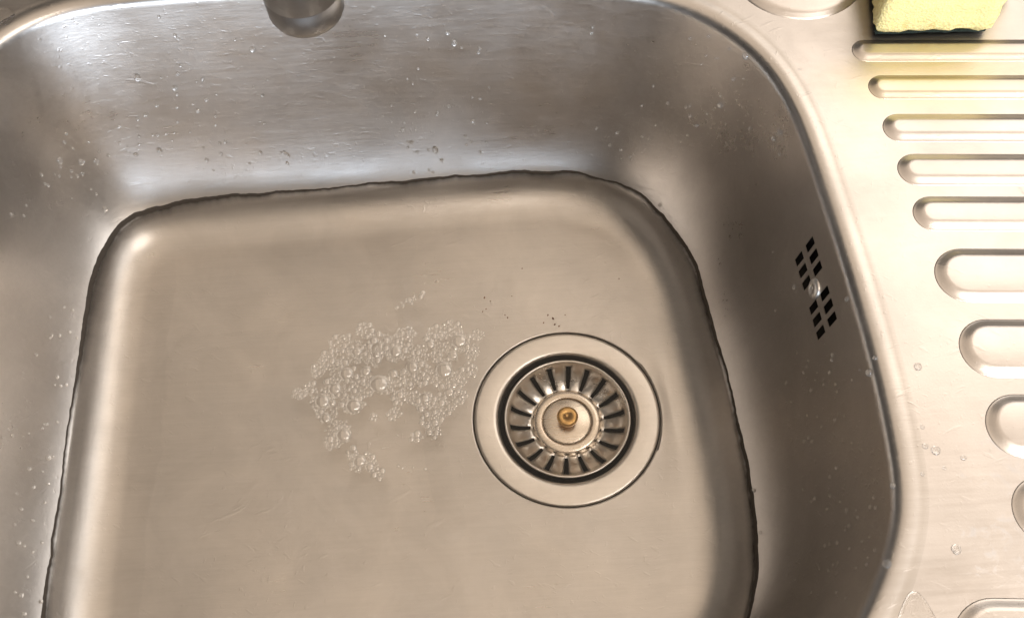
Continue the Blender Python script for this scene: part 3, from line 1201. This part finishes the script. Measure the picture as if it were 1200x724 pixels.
DM = [drop_mesh(s) for s in (1.0, 5.3, 9.1, 13.7)]
bpy.context.view_layer.update()
dg = bpy.context.evaluated_depsgraph_get()
bvh = BVHTree.FromObject(bowl, dg)
rng = random.Random(5)
extra = []
for k in range(60):
    x, y, z, big = rng.choice(DROPS)
    if z < 1400:
        extra.append((x + rng.uniform(-120, 120), y + rng.uniform(-120, 120), max(330, min(1380, z + rng.uniform(-120, 120))), 1))
for x, y, z, big in DROPS + extra:
    p = Vector((x, y, z)) * 1e-4
    if z >= 1497:
        nrm, q = Vector((0, 0, 1)), Vector((p.x, p.y, H))
        lab, grp = 'small water drop lying flat on the drainboard beside the bowl rim', 'drops on the drainboard'
    else:
        q, nrm, _, _ = bvh.find_nearest(p)
        if nrm.z < 0:
            nrm = -nrm
        if z > 1430:
            lab, grp = 'water drop sitting on the rounded rim of the bowl', 'drops on the bowl rim'
        elif x > 850 and y < 1000:
            lab, grp = 'small water drop on the bowl wall below and around the overflow slots', 'drops on the overflow wall'
        elif x < -2850:
            lab, grp = 'small water drop clinging to the bowl wall opposite the overflow slots', 'drops on the wall opposite the overflow'
        else:
            lab, grp = 'small water drop clinging to the bowl wall below the tap', 'drops on the wall below the tap'
    if big == 2:
        lab = lab.replace('small water drop', 'fat bulging water drop').replace('water drop sitting', 'fat water drop sitting')
    r = (rng.uniform(0.0008, 0.0014) if big == 1 else rng.uniform(0.0016, 0.0022))
    o = link('water_drop', rng.choice(DM), M_drop)
    zz = nrm.normalized()
    dn = Vector((0, 0, -1))
    yy = (dn - zz * dn.dot(zz))
    yy = yy.normalized() if yy.length > 0.1 else Vector((0, 1, 0))
    xx = yy.cross(zz).normalized()
    st = rng.uniform(1.0, 1.35) if zz.z < 0.6 else rng.uniform(0.9, 1.2)
    m = Matrix((xx * r, yy * r * st, zz * r * (0.45 if z >= 1497 else 1.0))).transposed().to_4x4()
    o.matrix_world = Matrix.Translation(q) @ m
    tag(o, lab, 'water drop', grp)


def puddle(pts, h, label):
    n = len(pts)
    P = []
    for i in range(n):
        a, b, c, d = (Vector(pts[(i + k) % n]) * 0.001 for k in (-1, 0, 1, 2))
        for s in range(8):
            t = s / 8
            P.append(0.5 * ((2 * b) + (c - a) * t + (2 * a - 5 * b + 4 * c - d) * t * t + (3 * b - a - 3 * c + d) * t ** 3))
    ct = sum(P, Vector((0, 0))) / len(P)
    vs, fs = [], []
    m = len(P)
    prof = [(1.0, -0.0001), (0.985, h * 0.35), (0.96, h * 0.7), (0.92, h * 0.92), (0.85, h), (0.5, h)]
    for f, z in prof:
        for p in P:
            q = ct + (p - ct) * f
            vs.append((q.x, q.y, H + z))
    vs.append((ct.x, ct.y, H + h))
    for j in range(len(prof) - 1):
        for i in range(m):
            k = (i + 1) % m
            fs.append((j * m + i, j * m + k, (j + 1) * m + k, (j + 1) * m + i))
    for i in range(m):
        fs.append(((len(prof) - 1) * m + i, (len(prof) - 1) * m + (i + 1) % m, len(vs) - 1))
    fs.append(tuple(reversed(range(m))))
    o = link('puddle', mesh('puddle', vs, fs), M_clear)
    tag(o, label, 'puddle')


puddle([(120, -168), (127, -178), (138, -180), (140.5, -166), (138, -154), (133.5, -148), (128, -152)], 0.0009,
       'thin flat puddle between the bowl rim and the widest drainer rib')
puddle([(-318, 204), (-310, 203.5), (-307, 209), (-310, 215), (-317, 216), (-321, 210)], 0.0008,
       'small round puddle with specks on the deck outside the bowl corner')

# ------------------------------------------------------------------ crumbs on the bowl floor
CRUMBS = [(-46.8, 85.4), (-43.0, 82.6), (-46.0, 77.1), (-34.1, 72.0), (-32.5, 70.0), (-48.3, 75.4), (-29.0, 85.4), (-9.8, 64.8), (-2.8, 63.1), (-0.2, 61.7),
          (-3.6, 67.4), (-21.2, 105.4), (70.8, -79.8), (52.6, -67.6), (41.3, 93.3), (4.3, 69.4), (-6.7, 70.1)]
cv = [(1, 0, 0.2), (0.3, 0.8, 0.1), (-0.8, 0.5, 0.2), (-0.7, -0.6, 0.15), (0.4, -0.8, 0.2), (0.1, 0.1, 0.9), (0, 0, -0.2)]
cf = [(i, (i + 1) % 5, 5) for i in range(5)] + [((i + 1) % 5, i, 6) for i in range(5)]
CM = mesh('crumb', cv, cf)
for x, y in CRUMBS:
    o = link('crumb', CM, M_crumb, smooth=False)
    r = rng.uniform(0.0004, 0.0008)
    o.scale = (r * rng.uniform(0.8, 1.6), r, r * 0.7)
    o.rotation_euler.z = rng.uniform(0, 6.28)
    o.location = (x * 0.001, y * 0.001, floor_z(Vector((x, y)) * 0.001) + 0.0001)
    tag(o, 'tiny brown crumb lying under water on the bowl floor', 'crumb', 'crumbs on the bowl floor')
